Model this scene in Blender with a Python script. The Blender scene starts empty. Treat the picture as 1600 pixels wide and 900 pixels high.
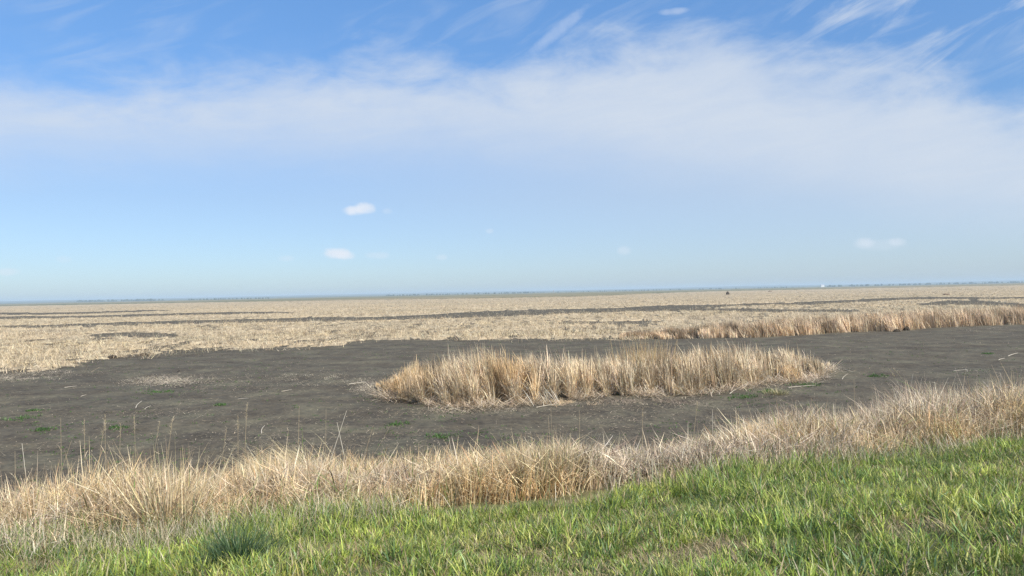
import bpy, math
import numpy as np
from mathutils import Matrix
rng = np.random.default_rng(7)
sc = bpy.context.scene
col = sc.collection
F = 1164.0          # focal length in photo pixels (1600 wide)
CAMZ = 4.0
PITCH, ROLL = math.radians(0.37), math.radians(1.18)
rad = math.radians

# ------------------------------------------------------------------ camera
back = np.array([0, -math.cos(PITCH), -math.sin(PITCH)])
r0 = np.array([1.0, 0, 0]); u0 = np.cross(back, r0)
right = r0*math.cos(ROLL) - u0*math.sin(ROLL)
up = r0*math.sin(ROLL) + u0*math.cos(ROLL)
cd = bpy.data.cameras.new('camera'); cam = bpy.data.objects.new('camera', cd); col.objects.link(cam)
cd.sensor_width = 36; cd.lens = 36*F/1600; cd.clip_start = 0.05; cd.clip_end = 60000
M = Matrix(((right[0], up[0], back[0], 0), (right[1], up[1], back[1], 0), (right[2], up[2], back[2], CAMZ), (0, 0, 0, 1)))
cam.matrix_world = M
sc.camera = cam

def ray(u, v):
    u = np.asarray(u, float); v = np.asarray(v, float)
    return (u[..., None]-800)/F*right - (v[..., None]-450)/F*up - back
def on_plane(u, v, z=0.0):
    d = ray(u, v); t = (z-CAMZ)/d[..., 2]
    return d[..., 0]*t, d[..., 1]*t
def project(x, y, z):
    p = np.stack([x, y, np.asarray(z)-CAMZ+0*x], -1)
    w = -(p@back)
    return 800+F*(p@right)/w, 450-F*(p@up)/w
def z_at(u, v, dist_y):
    d = ray(u, v); return CAMZ + d[..., 2]/d[..., 1]*dist_y

# ------------------------------------------------------------------ noise
def _h(ix, iy, s):
    n = (ix.astype(np.int64)*374761393 + iy.astype(np.int64)*668265263 + s*982451653) & 0xffffffff
    n = ((n ^ (n >> 13))*1274126177) & 0xffffffff
    n = ((n ^ (n >> 16))*2246822519) & 0xffffffff
    return ((n ^ (n >> 15)) & 0xffffff)/float(0xffffff)
def vnoise(x, y, s=0):
    ix = np.floor(x); iy = np.floor(y); fx = x-ix; fy = y-iy
    fx = fx*fx*(3-2*fx); fy = fy*fy*(3-2*fy)
    a = _h(ix, iy, s); b = _h(ix+1, iy, s); c = _h(ix, iy+1, s); d = _h(ix+1, iy+1, s)
    return (a*(1-fx)+b*fx)*(1-fy) + (c*(1-fx)+d*fx)*fy
def fbm(x, y, s=0, o=3):
    t = 0; a = .5; n = 0
    for i in range(o):
        t = t + a*vnoise(x*2**i+i*17.3, y*2**i-i*9.1, s+i); n += a; a *= .5
    return t/n            # 0..1
def sstep(a, b, x):
    t = np.clip((x-a)/(b-a), 0, 1); return t*t*(3-2*t)

# ------------------------------------------------------------------ terrain heights
def bank_s(x, y):
    return (14.6+0.34*x-y)*0.947
def bank_z(x, y):
    s = bank_s(x, y)
    s = s + (fbm(x*.35, y*.35, 40)-.5)*.5
    a = np.where(s < 1, np.maximum(s, 0)**2*.2, .4*s-.2)
    a = np.where(s > 3, 1.0+.15*(s-3), a)
    a = np.where(s > 11.5, 2.275+0*a, a)
    return a + np.where(s > 0, (fbm(x*1.3, y*1.3, 41)-.5)*.12*np.clip(s, 0, 1), 0)
def mud_z(x, y):
    r = np.hypot(x, y)
    n = (fbm(x*.25, y*.25, 3)-.5)*.10 + (fbm(x*1.7, y*1.7, 5)-.5)*.045 + (fbm(x*7, y*7, 6, 2)-.5)*.035
    return n*np.clip(1-(r-150)/300, 0.0, 1)
def ground_z(x, y):
    return mud_z(x, y) + bank_z(x, y)

# ------------------------------------------------------------------ mesh helpers
def link(name, me, parent=None):
    o = bpy.data.objects.new(name, me); col.objects.link(o)
    if parent is not None: o.parent = parent
    return o
def tag(o, label=None, cat=None, group=None, kind=None):
    if label: o['label'] = label
    if cat: o['category'] = cat
    if group: o['group'] = group
    if kind: o['kind'] = kind
    return o
def raw_mesh(name, V, Q, mat, colors=None, smooth=False, parent=None):
    V = np.ascontiguousarray(V, dtype=np.float32).reshape(-1, 3); Q = np.ascontiguousarray(Q, dtype=np.int32)
    k = Q.shape[1]
    me = bpy.data.meshes.new(name)
    me.vertices.add(len(V)); me.vertices.foreach_set('co', V.ravel())
    me.loops.add(Q.size); me.loops.foreach_set('vertex_index', Q.ravel())
    me.polygons.add(len(Q)); me.polygons.foreach_set('loop_start', np.arange(0, Q.size, k, dtype=np.int32))
    me.polygons.foreach_set('loop_total', np.full(len(Q), k, dtype=np.int32))
    me.polygons.foreach_set('use_smooth', np.full(len(Q), smooth, dtype=bool))
    me.update(calc_edges=True)
    if colors is not None:
        a = me.color_attributes.new('col', 'FLOAT_COLOR', 'POINT')
        c = np.ones((len(V), 4), np.float32); c[:, :3] = colors
        a.data.foreach_set('color', c.ravel())
    me.materials.append(mat)
    return link(name, me, parent)
def grid_faces(nr, nc):
    i = np.arange(nr-1)[:, None]*nc + np.arange(nc-1)[None]
    return np.stack([i, i+1, i+nc+1, i+nc], -1).reshape(-1, 4)

class Blades:
    """collects tapered, bent leaf strips; build() links them as ONE mesh object"""
    def __init__(s): s.V = []; s.Q = []; s.C = []; s.n = 0
    def add(s, P, L, W, az, th0, bend, C, seg=3, k=1.5, tip=.12, face=None, Ctip=None, base=.6):
        n = len(P); 
        if n == 0: return s
        L = np.broadcast_to(L, n); W = np.broadcast_to(W, n); az = np.broadcast_to(az, n)
        th0 = np.broadcast_to(th0, n); bend = np.broadcast_to(bend, n); C = np.broadcast_to(C, (n, 3))
        if face is None: face = az + math.pi/2 + rng.normal(0, .7, n)
        face = np.broadcast_to(face, n)
        pos = np.array(P, float); wx = np.cos(face); wy = np.sin(face)
        rows = []; cr = []
        for i in range(seg+1):
            t = i/seg
            w = W*.5*(base+(1-base)*min(1, t*3))*(1 if t < .5 else (1-(1-tip)*((t-.5)/.5)**1.3))
            d = np.stack([wx*w, wy*w, 0*w], -1)
            rows += [pos-d, pos+d]
            cc = C if Ctip is None else C*(1-t)+Ctip*t
            cr += [cc, cc]
            if i < seg:
                th = th0 + bend*((i+.5)/seg)**k
                st = L/seg
                pos = pos + np.stack([np.cos(az)*np.sin(th)*st, np.sin(az)*np.sin(th)*st, np.cos(th)*st], -1)
        R = np.stack(rows, 1); CC = np.stack(cr, 1); m = 2*(seg+1)
        b = s.n + np.arange(n)[:, None]*m
        for i in range(seg):
            s.Q.append(np.concatenate([b+2*i, b+2*i+1, b+2*i+3, b+2*i+2], 1))
        s.V.append(R.reshape(-1, 3)); s.C.append(CC.reshape(-1, 3)); s.n += n*m
        return s
    def build(s, name, mat, parent=None, origin=None):
        V = np.concatenate(s.V)
        if origin is not None: V = V-np.array(origin)
        o = raw_mesh(name, V, np.concatenate(s.Q), mat, np.concatenate(s.C), parent=parent)
        if origin is not None: o.location = origin
        return o

def pick(pal, n, jit=.12, w=None):
    pal = np.array(pal, float); i = rng.choice(len(pal), n, p=None if w is None else np.array(w)/np.sum(w))
    return pal[i]*(1+rng.normal(0, jit, (n, 1)))*(1+rng.normal(0, .03, (n, 3)))
def cellr(x, y, size, seed):
    wx = x+(vnoise(x/size*.8, y/size*.8, seed+50)-.5)*size*1.4; wy = y+(vnoise(x/size*.8, y/size*.8, seed+51)-.5)*size*1.4
    return _h(np.floor(wx/size), np.floor(wy/size), seed)
def U(a, b, n): return rng.uniform(a, b, n)

# ------------------------------------------------------------------ materials
def newmat(name):
    m = bpy.data.materials.new(name); m.use_nodes = True; nt = m.node_tree
    for x in list(nt.nodes): nt.nodes.remove(x)
    return m, nt, nt.nodes, nt.links
def blade_mat(name, rough, transl, spec=.4):
    m, nt, N, Lk = newmat(name)
    out = N.new('ShaderNodeOutputMaterial'); a = N.new('ShaderNodeAttribute'); a.attribute_name = 'col'
    p = N.new('ShaderNodeBsdfPrincipled'); p.inputs['Roughness'].default_value = rough
    p.inputs['Specular IOR Level'].default_value = spec
    tb = N.new('ShaderNodeBsdfTranslucent'); mx = N.new('ShaderNodeMixShader'); mx.inputs[0].default_value = transl
    nz = N.new('ShaderNodeTexNoise'); nz.inputs['Scale'].default_value = 25; nz.inputs['Detail'].default_value = 2
    geo = N.new('ShaderNodeNewGeometry'); Lk.new(geo.outputs['Position'], nz.inputs['Vector'])
    mr = N.new('ShaderNodeMapRange'); mr.inputs['To Min'].default_value = .72; mr.inputs['To Max'].default_value = 1.28
    Lk.new(nz.outputs['Fac'], mr.inputs['Value'])
    mul = N.new('ShaderNodeVectorMath'); mul.operation = 'SCALE'
    Lk.new(a.outputs['Color'], mul.inputs[0]); Lk.new(mr.outputs[0], mul.inputs['Scale'])
    Lk.new(mul.outputs[0], p.inputs['Base Color']); Lk.new(mul.outputs[0], tb.inputs['Color'])
    Lk.new(p.outputs[0], mx.inputs[1]); Lk.new(tb.outputs[0], mx.inputs[2]); Lk.new(mx.outputs[0], out.inputs['Surface'])
    return m
M_dry = blade_mat('dry_reed', .55, .18, .35)
M_green = blade_mat('green_blade', .45, .34, .35)
M_litter = blade_mat('straw_litter', .8, .0, .2)

def noise_mat(name, stops_list, rough=.95, bump=.3, bump_scale=8, bump_dist=.03):
    """stops_list: [(scale vec, detail, [(pos,color)...], mix_fac_of_layer)] successive layers mixed"""
    m, nt, N, Lk = newmat(name)
    out = N.new('ShaderNodeOutputMaterial'); p = N.new('ShaderNodeBsdfPrincipled')
    p.inputs['Roughness'].default_value = rough; p.inputs['Specular IOR Level'].default_value = .15
    geo = N.new('ShaderNodeNewGeometry'); prev = None
    for (scl, det, stops, fac) in stops_list:
        mp = N.new('ShaderNodeMapping'); mp.inputs['Scale'].default_value = scl
        Lk.new(geo.outputs['Position'], mp.inputs['Vector'])
        nz = N.new('ShaderNodeTexNoise'); nz.inputs['Scale'].default_value = 1; nz.inputs['Detail'].default_value = det
        nz.inputs['Roughness'].default_value = .6
        Lk.new(mp.outputs[0], nz.inputs['Vector'])
        cr = N.new('ShaderNodeValToRGB'); e = cr.color_ramp.elements
        e[0].position = stops[0][0]; e[0].color = (*stops[0][1], 1); e[1].position = stops[-1][0]; e[1].color = (*stops[-1][1], 1)
        for q in stops[1:-1]:
            x = e.new(q[0]); x.color = (*q[1], 1)
        Lk.new(nz.outputs['Fac'], cr.inputs[0])
        if prev is None: prev = cr.outputs[0]
        else:
            mx = N.new('ShaderNodeMix'); mx.data_type = 'RGBA'; mx.blend_type = 'MULTIPLY'; mx.inputs[0].default_value = fac
            Lk.new(prev, mx.inputs[6]); Lk.new(cr.outputs[0], mx.inputs[7]); prev = mx.outputs[2]
    Lk.new(prev, p.inputs['Base Color'])
    if bump > 0:
        nb = N.new('ShaderNodeTexNoise'); nb.inputs['Scale'].default_value = bump_scale; nb.inputs['Detail'].default_value = 5
        Lk.new(geo.outputs['Position'], nb.inputs['Vector'])
        b = N.new('ShaderNodeBump'); b.inputs['Strength'].default_value = bump; b.inputs['Distance'].default_value = bump_dist
        Lk.new(nb.outputs['Fac'], b.inputs['Height']); Lk.new(b.outputs[0], p.inputs['Normal'])
    Lk.new(p.outputs[0], out.inputs['Surface'])
    return m, p, prev
M_mud, _, _ = noise_mat('mud', [
    ((.5, .5, .5), 6, [(.3, (.066, .054, .041)), (.5, (.091, .078, .060)), (.7, (.126, .114, .082))], 1),
    ((.16, .42, .5), 6, [(.35, (.80, .83, .84)), (.5, (1, 1, .98)), (.68, (1.15, 1.15, 1.08))], .8),
    ((2.6, 2.2, 2.2), 8, [(.36, (.70, .70, .71)), (.46, (.97, .97, .97)), (.62, (1.18, 1.16, 1.10))], .9),
    ((9, 9, 9), 3, [(.3, (.7, .7, .7)), (.6, (1.15, 1.15, 1.1))], .9)], bump=.55, bump_scale=9, bump_dist=.035)
M_soil, _, _ = noise_mat('bank_soil', [
    ((3, 3, 3), 5, [(.3, (.08, .075, .035)), (.5, (.17, .15, .08)), (.7, (.30, .25, .14))], 1),
    ((40, 40, 40), 2, [(.3, (.6, .6, .55)), (.65, (1.2, 1.2, 1.1))], .9)], bump=.6, bump_scale=30, bump_dist=.03)
M_field, _, _ = noise_mat('flattened_reeds', [
    ((1.6, 1.6, 1.6), 5, [(.28, (.10, .075, .05)), (.42, (.34, .27, .18)), (.55, (.45, .37, .25)), (.75, (.58, .50, .35))], 1),
    ((.06, .16, .1), 4, [(.3, (.80, .80, .84)), (.5, (1, 1, 1)), (.7, (1.08, 1.02, .95))], .9),
    ((.012, .03, .1), 4, [(.32, (.84, .85, .82)), (.6, (1.03, 1.0, .97))], .9)], bump=.8, bump_scale=2.5, bump_dist=.15)
M_far, _, _ = noise_mat('farmland', [
    ((.0006, .0035, .001), 4, [(.35, (.10, .12, .05)), (.47, (.26, .21, .13)), (.55, (.10, .12, .06)), (.65, (.30, .24, .16))], 1)], bump=0)
M_hill, _, _ = noise_mat('hill_land', [
    ((.0008, .003, .01), 5, [(.35, (.05, .07, .035)), (.5, (.13, .13, .07)), (.65, (.07, .09, .05))], 1)], bump=0)
M_trees, _, _ = noise_mat('far_foliage', [
    ((.03, .03, .1), 3, [(.3, (.035, .05, .025)), (.7, (.07, .085, .04))], 1)], bump=0)
M_peat, _, _ = noise_mat('dark_peat', [
    ((6, 6, 6), 4, [(.3, (.03, .024, .018)), (.7, (.085, .065, .045))], 1)], bump=.8, bump_scale=9, bump_dist=.08)
M_brown, _, _ = noise_mat('brown_thatch', [((6, 6, 6), 4, [(.3, (.10, .07, .05)), (.7, (.24, .18, .12))], 1)], bump=.8, bump_scale=9, bump_dist=.08)
M_white, _, _ = noise_mat('white_siding', [((.5, .5, 8), 1, [(.3, (.72, .72, .70)), (.7, (.8, .8, .78))], 1)], bump=0, rough=.6)
M_roof, _, _ = noise_mat('grey_roof', [((.5, .5, 8), 1, [(.3, (.35, .35, .36)), (.7, (.45, .45, .46))], 1)], bump=0, rough=.6)

# ------------------------------------------------------------------ ground (one sheet to the horizon)
azf = np.concatenate([np.arange(-180, -50, 5.), np.arange(-50, 50, .25), np.arange(50, 180.1, 5.)])
rr = [0.4]
while rr[-1] < 16000: rr.append(rr[-1]*(1.011 if 8 < rr[-1] < 160 else 1.05))
rr = np.array(rr)
A, R_ = np.meshgrid(np.radians(azf), rr)
X, Y = np.sin(A)*R_, np.cos(A)*R_
Z = ground_z(X, Y) - .04*sstep(-.3, .6, bank_s(X, Y))
raw_mesh('ground', np.stack([X, Y, Z], -1), grid_faces(*X.shape)[:, ::-1], M_mud, smooth=True)
tag(bpy.data.objects['ground'], 'dark grey brown bare mud flat reaching to the horizon', kind='structure')

# bank sheet
bx, by = np.meshgrid(np.arange(-45, 60, .2), np.arange(-14, 1.001, .02))
# by = parameter along slope: s
S = -by
Yb = 14.6+.34*bx - S/.947
Zb = ground_z(bx, Yb)
raw_mesh('grass_bank', np.stack([bx, Yb, Zb], -1), grid_faces(*bx.shape), M_soil, smooth=True)
tag(bpy.data.objects['grass_bank'], 'sloping earth bank under the foreground grass', kind='structure')

# ------------------------------------------------------------------ marsh field
edge_px = np.array([(-260, 612), (-100, 592), (0, 580), (60, 578), (118, 572), (150, 563), (200, 558), (240, 557), (262, 553), (350, 549), (450, 544), (535, 541),
                    (547, 535), (600, 532.5), (700, 530), (800, 531), (900, 530), (975, 529), (1100, 525), (1300, 517), (1450, 510), (1600, 502), (1900, 492)], float)
ex, ey = on_plane(edge_px[:, 0], edge_px[:, 1])
e_az = np.arctan2(ex, ey); e_r = np.hypot(ex, ey)
channels = [
 [(-200, 492, 3), (0, 490, 3), (60, 490, 3), (150, 488, 2.5), (240, 485, 1.5)],
 [(-200, 499, 4), (0, 497, 4), (100, 495, 3.6), (200, 493, 3.2), (300, 490, 2.6), (420, 488, 1.4)],
 [(60, 509, 2), (120, 507, 3), (200, 504.5, 3.8), (300, 502, 4.5), (400, 500, 4), (480, 498, 5), (560, 498, 5.5), (640, 496, 6), (700, 493, 7.5), (760, 491, 8.5), (860, 486, 6.5),
  (960, 484, 4), (1060, 479, 4), (1150, 476, 3), (1200, 474, 3.5), (1260, 474, 3.2), (1350, 469, 3.4), (1420, 466, 3), (1500, 465, 2)],
 [(1445, 475, 2.5), (1480, 472.5, 6), (1525, 471.5, 6), (1560, 474.5, 4), (1590, 476.5, 3.5), (1700, 478, 3)],
 [(1560, 465.5, 2.5), (1620, 464, 3), (1800, 461, 3)],
 [(1000, 484, 1.6), (1080, 482.5, 2.4), (1180, 483, 1.6)],
 [(880, 503, 1.2), (960, 503, 2.4), (1010, 502, 1.6)],
 [(1150, 484, 1.2), (1240, 484.5, 2.4), (1330, 485, 1.6)],
 [(150, 523, 1), (200, 521, 3), (270, 523, 2)],
 [(1390, 493, 1.5), (1350, 494, 1.5)]]
def chan_mask(x, y):
    u0_, v0_ = project(x, y, 0*x); u3, v3 = project(x, y, 0*x+.32)
    wob = (fbm(x*.10, y*.10, 70)-.5)*4.0*np.clip(120/np.hypot(x, y), .3, 2.0)
    m = np.zeros(x.shape, bool)
    brk = np.clip(.05+1.9*fbm(x*.06, y*.02, 71), .1, 1.7)
    for c in channels:
        c = sorted(c); c = np.array(c, float)
        w_ = (c[-1, 0]-c[0, 0])*.12; c = np.array([(c[0, 0]-w_*.5, c[0, 1], 0)]+c.tolist()+[(c[-1, 0]+w_*.5, c[-1, 1], 0)])
        vc = np.interp(u0_, c[:, 0], c[:, 1]); t = np.interp(u0_, c[:, 0], c[:, 2], left=-9, right=-9)*brk
        m |= (t > 0) & (v0_ > vc-t/2-wob*.5) & (v3 < vc+t*.3+wob*.5)
    return m
FE = np.array([(-400, 1300), (0, 1250), (150, 1100), (300, 990), (450, 800), (600, 690), (800, 590), (900, 570), (960, 640), (1020, 850), (1100, 1130), (1600, 1200), (2000, 1200)], float)
fe_az = np.arctan2(*[ray(FE[:, 0], 455+0*FE[:, 0])[:, k] for k in (0, 1)])
def far_edge(a): return np.interp(a, fe_az, FE[:, 1])
def field_mask(x, y, soft=1.0):
    a = np.arctan2(x, y); r = np.hypot(x, y)
    e = np.interp(a, e_az, e_r) + (fbm(x*.22, y*.22, 60)-.5)*5 + (fbm(x*1.1, y*1.1, 61)-.5)*4
    d = r-e
    return d
az = np.radians(np.arange(-46, 46.01, .14))
r = [42.]
while r[-1] < 1250: r.append(r[-1]*(1.006 if r[-1] < 320 else 1.014))
A, R_ = np.meshgrid(az, np.array(r)); X, Y = np.sin(A)*R_, np.cos(A)*R_
d = field_mask(X, Y); cm = chan_mask(X, Y)
hole = fbm(X*.7, Y*.35, 66, 4)
hz = .04 + .40*(fbm(X*.8, Y*.8, 62, 3)-.25)*np.clip(.55+R_/350, .5, 1.2) + .12*(vnoise(X*2.7, Y*2.7, 63)-.5)
Zf = np.where(d > 0, hz*sstep(0, 2.5, d), -.12)
Zf = np.where((hole < .37), Zf-.30, Zf)
Zf = np.where(fbm(X*.75, Y*.26, 36, 3) < .37, Zf-.12, Zf)
Zf = np.where(cm, -.12, Zf)
Zf = np.where(R_ > far_edge(A)+20, -.3, Zf)
Zf[:, 0] = Zf[:, -1] = -.15; Zf[0] = -.15; Zf[-1] = -.15
raw_mesh('marsh_field', np.stack([X, Y, Zf+mud_z(X, Y)*.5], -1), grid_faces(*X.shape)[:, ::-1], M_field, smooth=False)
tag(bpy.data.objects['marsh_field'], 'wide pale straw coloured marsh field of flattened dead reeds', kind='structure')

STRAW = [(.56, .45, .29), (.66, .55, .37), (.48, .38, .24), (.70, .62, .46), (.36, .28, .18), (.20, .15, .10)]
# tufts of broken reed on the field
n = 120000
t = rng.random(n)**1.25
r_ = (45**.4 + t*(760**.4-45**.4))**(1/.4)
a_ = U(rad(-44), rad(44), n)
x, y = np.sin(a_)*r_, np.cos(a_)*r_
d = field_mask(x, y)
ok = (d > -rng.exponential(1.1, n)) & ~chan_mask(x, y) & (fbm(x*.7, y*.35, 66, 4) > .38)
ok |= (d > .5) & (rng.random(n) < .14)
x, y, d = x[ok], y[ok], d[ok]
B = Blades(); m = 6
xx = np.repeat(x, m)+rng.normal(0, .28, len(x)*m); yy = np.repeat(y, m)+rng.normal(0, .28, len(x)*m)
dist = np.hypot(xx, yy)
zz = mud_z(xx, yy)*.5 + .05 + .12*np.clip(np.repeat(d, m), 0, 1)
nn = len(xx); ed_ = np.repeat(d, m)
grey = vnoise(xx*.05, yy*.12, 80)[:, None]
C = pick(STRAW, nn, .12)*(.72+.5*cellr(xx, yy, .9, 33)[:, None])*np.where(cellr(xx, yy, 1.1, 34) < .13+.14*sstep(.5, .7, fbm(xx*.04, yy*.08, 35)), .38, 1)[:, None]*np.where(fbm(xx*.75, yy*.26, 36, 3)+rng.normal(0, .025, nn) < .37, .34, 1.0)[:, None]*np.array([1.13, 1.09, 1.0])*(1-grey*.30) + grey*.35*pick([(.46, .41, .34), (.30, .26, .21)], nn)  # long dark dashes put tuft-side shade, with dark reed matter, into blade colour
sc_ = .75+.25*np.clip((dist-45)/120, 0, 1)
sc_ = sc_*(1+.25*sstep(6, 1, ed_))
B.add(np.stack([xx, yy, zz], -1), U(.25, .75, nn)*sc_, U(.018, .045, nn)*sc_, U(0, 2*math.pi, nn), U(.3, 1.4, nn), U(0, .7, nn), C, seg=1, tip=.3)
B.build('flattened_reeds', M_litter); tag(bpy.data.objects['flattened_reeds'], 'broken pale reed stubble lying in tufts over the wide marsh field', kind='stuff')

# ------------------------------------------------------------------ far farmland, hills, trees
az = np.radians(np.arange(-60, 60.01, .5)); r = np.geomspace(1, 15500/500, 90)
A, R_ = np.meshgrid(az, r); R_ = np.minimum(far_edge(A)*R_, 15500+0*A); X, Y = np.sin(A)*R_, np.cos(A)*R_
raw_mesh('farmland', np.stack([X, Y, .25+0*X+np.minimum((R_-far_edge(A))/300, 1)*.6], -1), grid_faces(*X.shape)[:, ::-1], M_far)
tag(bpy.data.objects['farmland'], 'distant flat farmland beyond the marsh', kind='structure')
for i, (r0_, r1_, h0, seed) in enumerate([(4200, 7000, 8, 11), (7000, 13500, 30, 12)]):
    az = np.radians(np.arange(-60, 60.01, .15)); r = np.linspace(r0_, r1_, 26)
    A, R_ = np.meshgrid(az, r); X, Y = np.sin(A)*R_, np.cos(A)*R_
    prof = np.sin(np.pi*(R_-r0_)/(r1_-r0_))**1.2
    Z = -2 + prof*h0*(.55+.75*fbm(A*7+3*i, R_*.0006, seed, 4))
    o = raw_mesh('hills', np.stack([X, Y, Z], -1), grid_faces(*X.shape)[:, ::-1], M_hill, smooth=True)
    tag(o, 'low blue grey hills along the horizon' if i else 'nearer low rise of farmland before the far hills', kind='structure')
# distant woods: lumpy crowns set in belts
def crown_mass(centres, radii, name, label):
    th = np.linspace(0, 2*math.pi, 9)[:-1]; V = []; Q = []; nv = 0
    for (cx, cy, cz), (ra, rh) in zip(centres, radii):
        ring = []
        for k, (f, g) in enumerate([(.5, 0), (1, .3), (.85, .65), (.4, .95)]):
            rj = ra*f*(1+rng.normal(0, .15, 8))
            V.append(np.stack([cx+np.cos(th)*rj, cy+np.sin(th)*rj, cz+rh*(g+rng.normal(0, .04, 8))], -1))
        for k in range(3):
            for q in range(8): Q.append((nv+k*8+q, nv+k*8+(q+1) % 8, nv+k*8+8+(q+1) % 8, nv+k*8+8+q))
        Q.append((nv+24, nv+25, nv+26, nv+27)); Q.append((nv+24, nv+27, nv+28, nv+31)); Q.append((nv+28, nv+29, nv+30, nv+31))
        nv += 32
    o = raw_mesh(name, np.concatenate(V), np.array(Q), M_trees); tag(o, label, kind='stuff'); return o
def belt(u0, u1, D, hgt, n, name, label, depth=120):
    c = []; rd = []
    for i in range(n):
        u = rng.uniform(u0, u1); dd = D+rng.uniform(0, depth); dx = ray(np.array(u), np.array(455.)); tt = dd/dx[1]
        c.append((dx[0]*tt, dd, .5)); h = hgt*.62*rng.uniform(.55, 1.1); rd.append((h*rng.uniform(.5, .9), h))
    return crown_mass(c, rd, name, label)
belt(120, 255, 4100, 20, 70, 'woodland', 'dark low tree line on the horizon at the far left')
belt(295, 420, 3300, 10, 40, 'woodland', 'thin broken tree line on the horizon left of centre')
belt(600, 830, 3800, 12, 90, 'woodland', 'hazy belt of trees on the horizon above the reed island')
belt(830, 1290, 4100, 10, 90, 'woodland', 'low scattered trees on the horizon right of centre')
belt(1290, 1700, 4000, 17, 130, 'woodland', 'hazy tree line on the horizon at the far right')

# farm shed and silo (tiny, on the horizon)
def px_ground(u, D, z=0):
    dx = ray(np.array(float(u)), np.array(455.)); tt = D/dx[1]; return float(dx[0]*tt), float(D), z
def box(name, x0, x1, y0, y1, z0, z1, mat, parent, ridge=0):
    V = [(x0, y0, z0), (x1, y0, z0), (x1, y1, z0), (x0, y1, z0), (x0, y0, z1), (x1, y0, z1), (x1, y1, z1), (x0, y1, z1)]
    Q = [(0, 3, 2, 1), (0, 1, 5, 4), (1, 2, 6, 5), (2, 3, 7, 6), (3, 0, 4, 7), (4, 5, 6, 7)]
    me = bpy.data.meshes.new(name); 
    if ridge:
        ym = (y0+y1)/2; V += [(x0, ym, z1+ridge), (x1, ym, z1+ridge)]
        Q = Q[:5]+[(4, 5, 9, 8), (7, 8, 9, 6), (4, 8, 7), (5, 6, 9)]
    me.from_pydata(V, [], Q); me.materials.append(mat); return link(name, me, parent)
e = bpy.data.objects.new('farm_shed', None); col.objects.link(e); e.location = px_ground(1285, 4000, 6)
tag(e, 'tiny white farm shed on the horizon right of centre', 'shed')
box('wall', -9, 9, -6, 6, -6, 5, M_white, e); box('roof', -9.6, 9.6, -6.6, 6.6, 5.02, 5.4, M_roof, e, ridge=3.2)
e = bpy.data.objects.new('grain_silo', None); col.objects.link(e); e.location = px_ground(865, 2600, .5)
tag(e, 'slim pale silo standing on the horizon above the reed island', 'silo')
def lathe(name, prof, mat, parent, n=16):
    th = np.linspace(0, 2*math.pi, n+1)[:-1]
    V = np.concatenate([np.stack([np.cos(th)*r, np.sin(th)*r, 0*th+z], -1) for r, z in prof])
    Q = [(k*n+i, k*n+(i+1) % n, (k+1)*n+(i+1) % n, (k+1)*n+i) for k in range(len(prof)-1) for i in range(n)]
    return raw_mesh(name, V, np.array(Q), mat, smooth=True, parent=parent)
lathe('silo_wall', [(1.7, 0), (1.7, 8.6)], M_roof, e); lathe('silo_roof', [(1.8, 8.6), (1.1, 9.4), (.05, 10)], M_roof, e)

# dark mounds
def mound(name, u, v, wpx, hpx, label, cat, mat=M_peat, dz=0):
    X0, Y0 = on_plane(np.array(float(u)), np.array(float(v))); X0 = float(X0); Y0 = float(Y0)
    sx = wpx/F*Y0/2; hh = hpx/F*Y0; sy = sx*.8
    th = np.linspace(0, 2*math.pi, 29)[:-1]; V = []
    for g in (0, .25, .5, .75, .93):
        f = math.cos(g*math.pi/2)**.7
        rj = f*(1+(vnoise(th*2.3+u, 0*th+g*4, 5)-.5)*.5)
        V.append(np.stack([np.cos(th)*rj*sx, np.sin(th)*rj*sy, -.08+0*th+hh*math.sin(g*math.pi/2)*(1+(vnoise(th*3+u, 0*th+g*7, 9)-.5)*.3)], -1))
    V.append(np.tile([0, 0, hh], (28, 1)))
    Q = [(k*28+i, k*28+(i+1) % 28, k*28+28+(i+1) % 28, k*28+28+i) for k in range(5) for i in range(28)]
    o = raw_mesh(name, np.concatenate(V), np.array(Q), mat); o.location = (X0, Y0, float(mud_z(np.array(X0), np.array(Y0)))+dz)
    return tag(o, label, cat)
mound('marsh_mound', 1137, 460.5, 5, 5, 'small black mound alone in the far field near the horizon', 'mound')
mound('marsh_mound', 1203, 456, 6, 1.8, 'faint brown mound nearest the horizon in the far field', 'mound', M_brown)
mound('marsh_mound', 1478, 462, 12, 3.6, 'low brown mound in the pale field above the far reed belt', 'mound', M_brown)
mound('marsh_mound', 1417, 516, 10, 7, 'dark rounded mound standing in for a shaded opening in the far reed belt', 'mound')  # added dark mound in place of a shaded opening between the reeds
mound('marsh_mound', 1401, 518, 12, 5, 'low brown lodge just left of the dark rounded mound', 'mound')
mound('peat_mound', 224, 556, 20, 5, 'grey brown peat hump on the field edge right of the dark scour', 'mound')
mound('peat_mound', 176, 560, 18, 6, 'dark peat hump on the field edge above the dark scour', 'mound')

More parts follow.
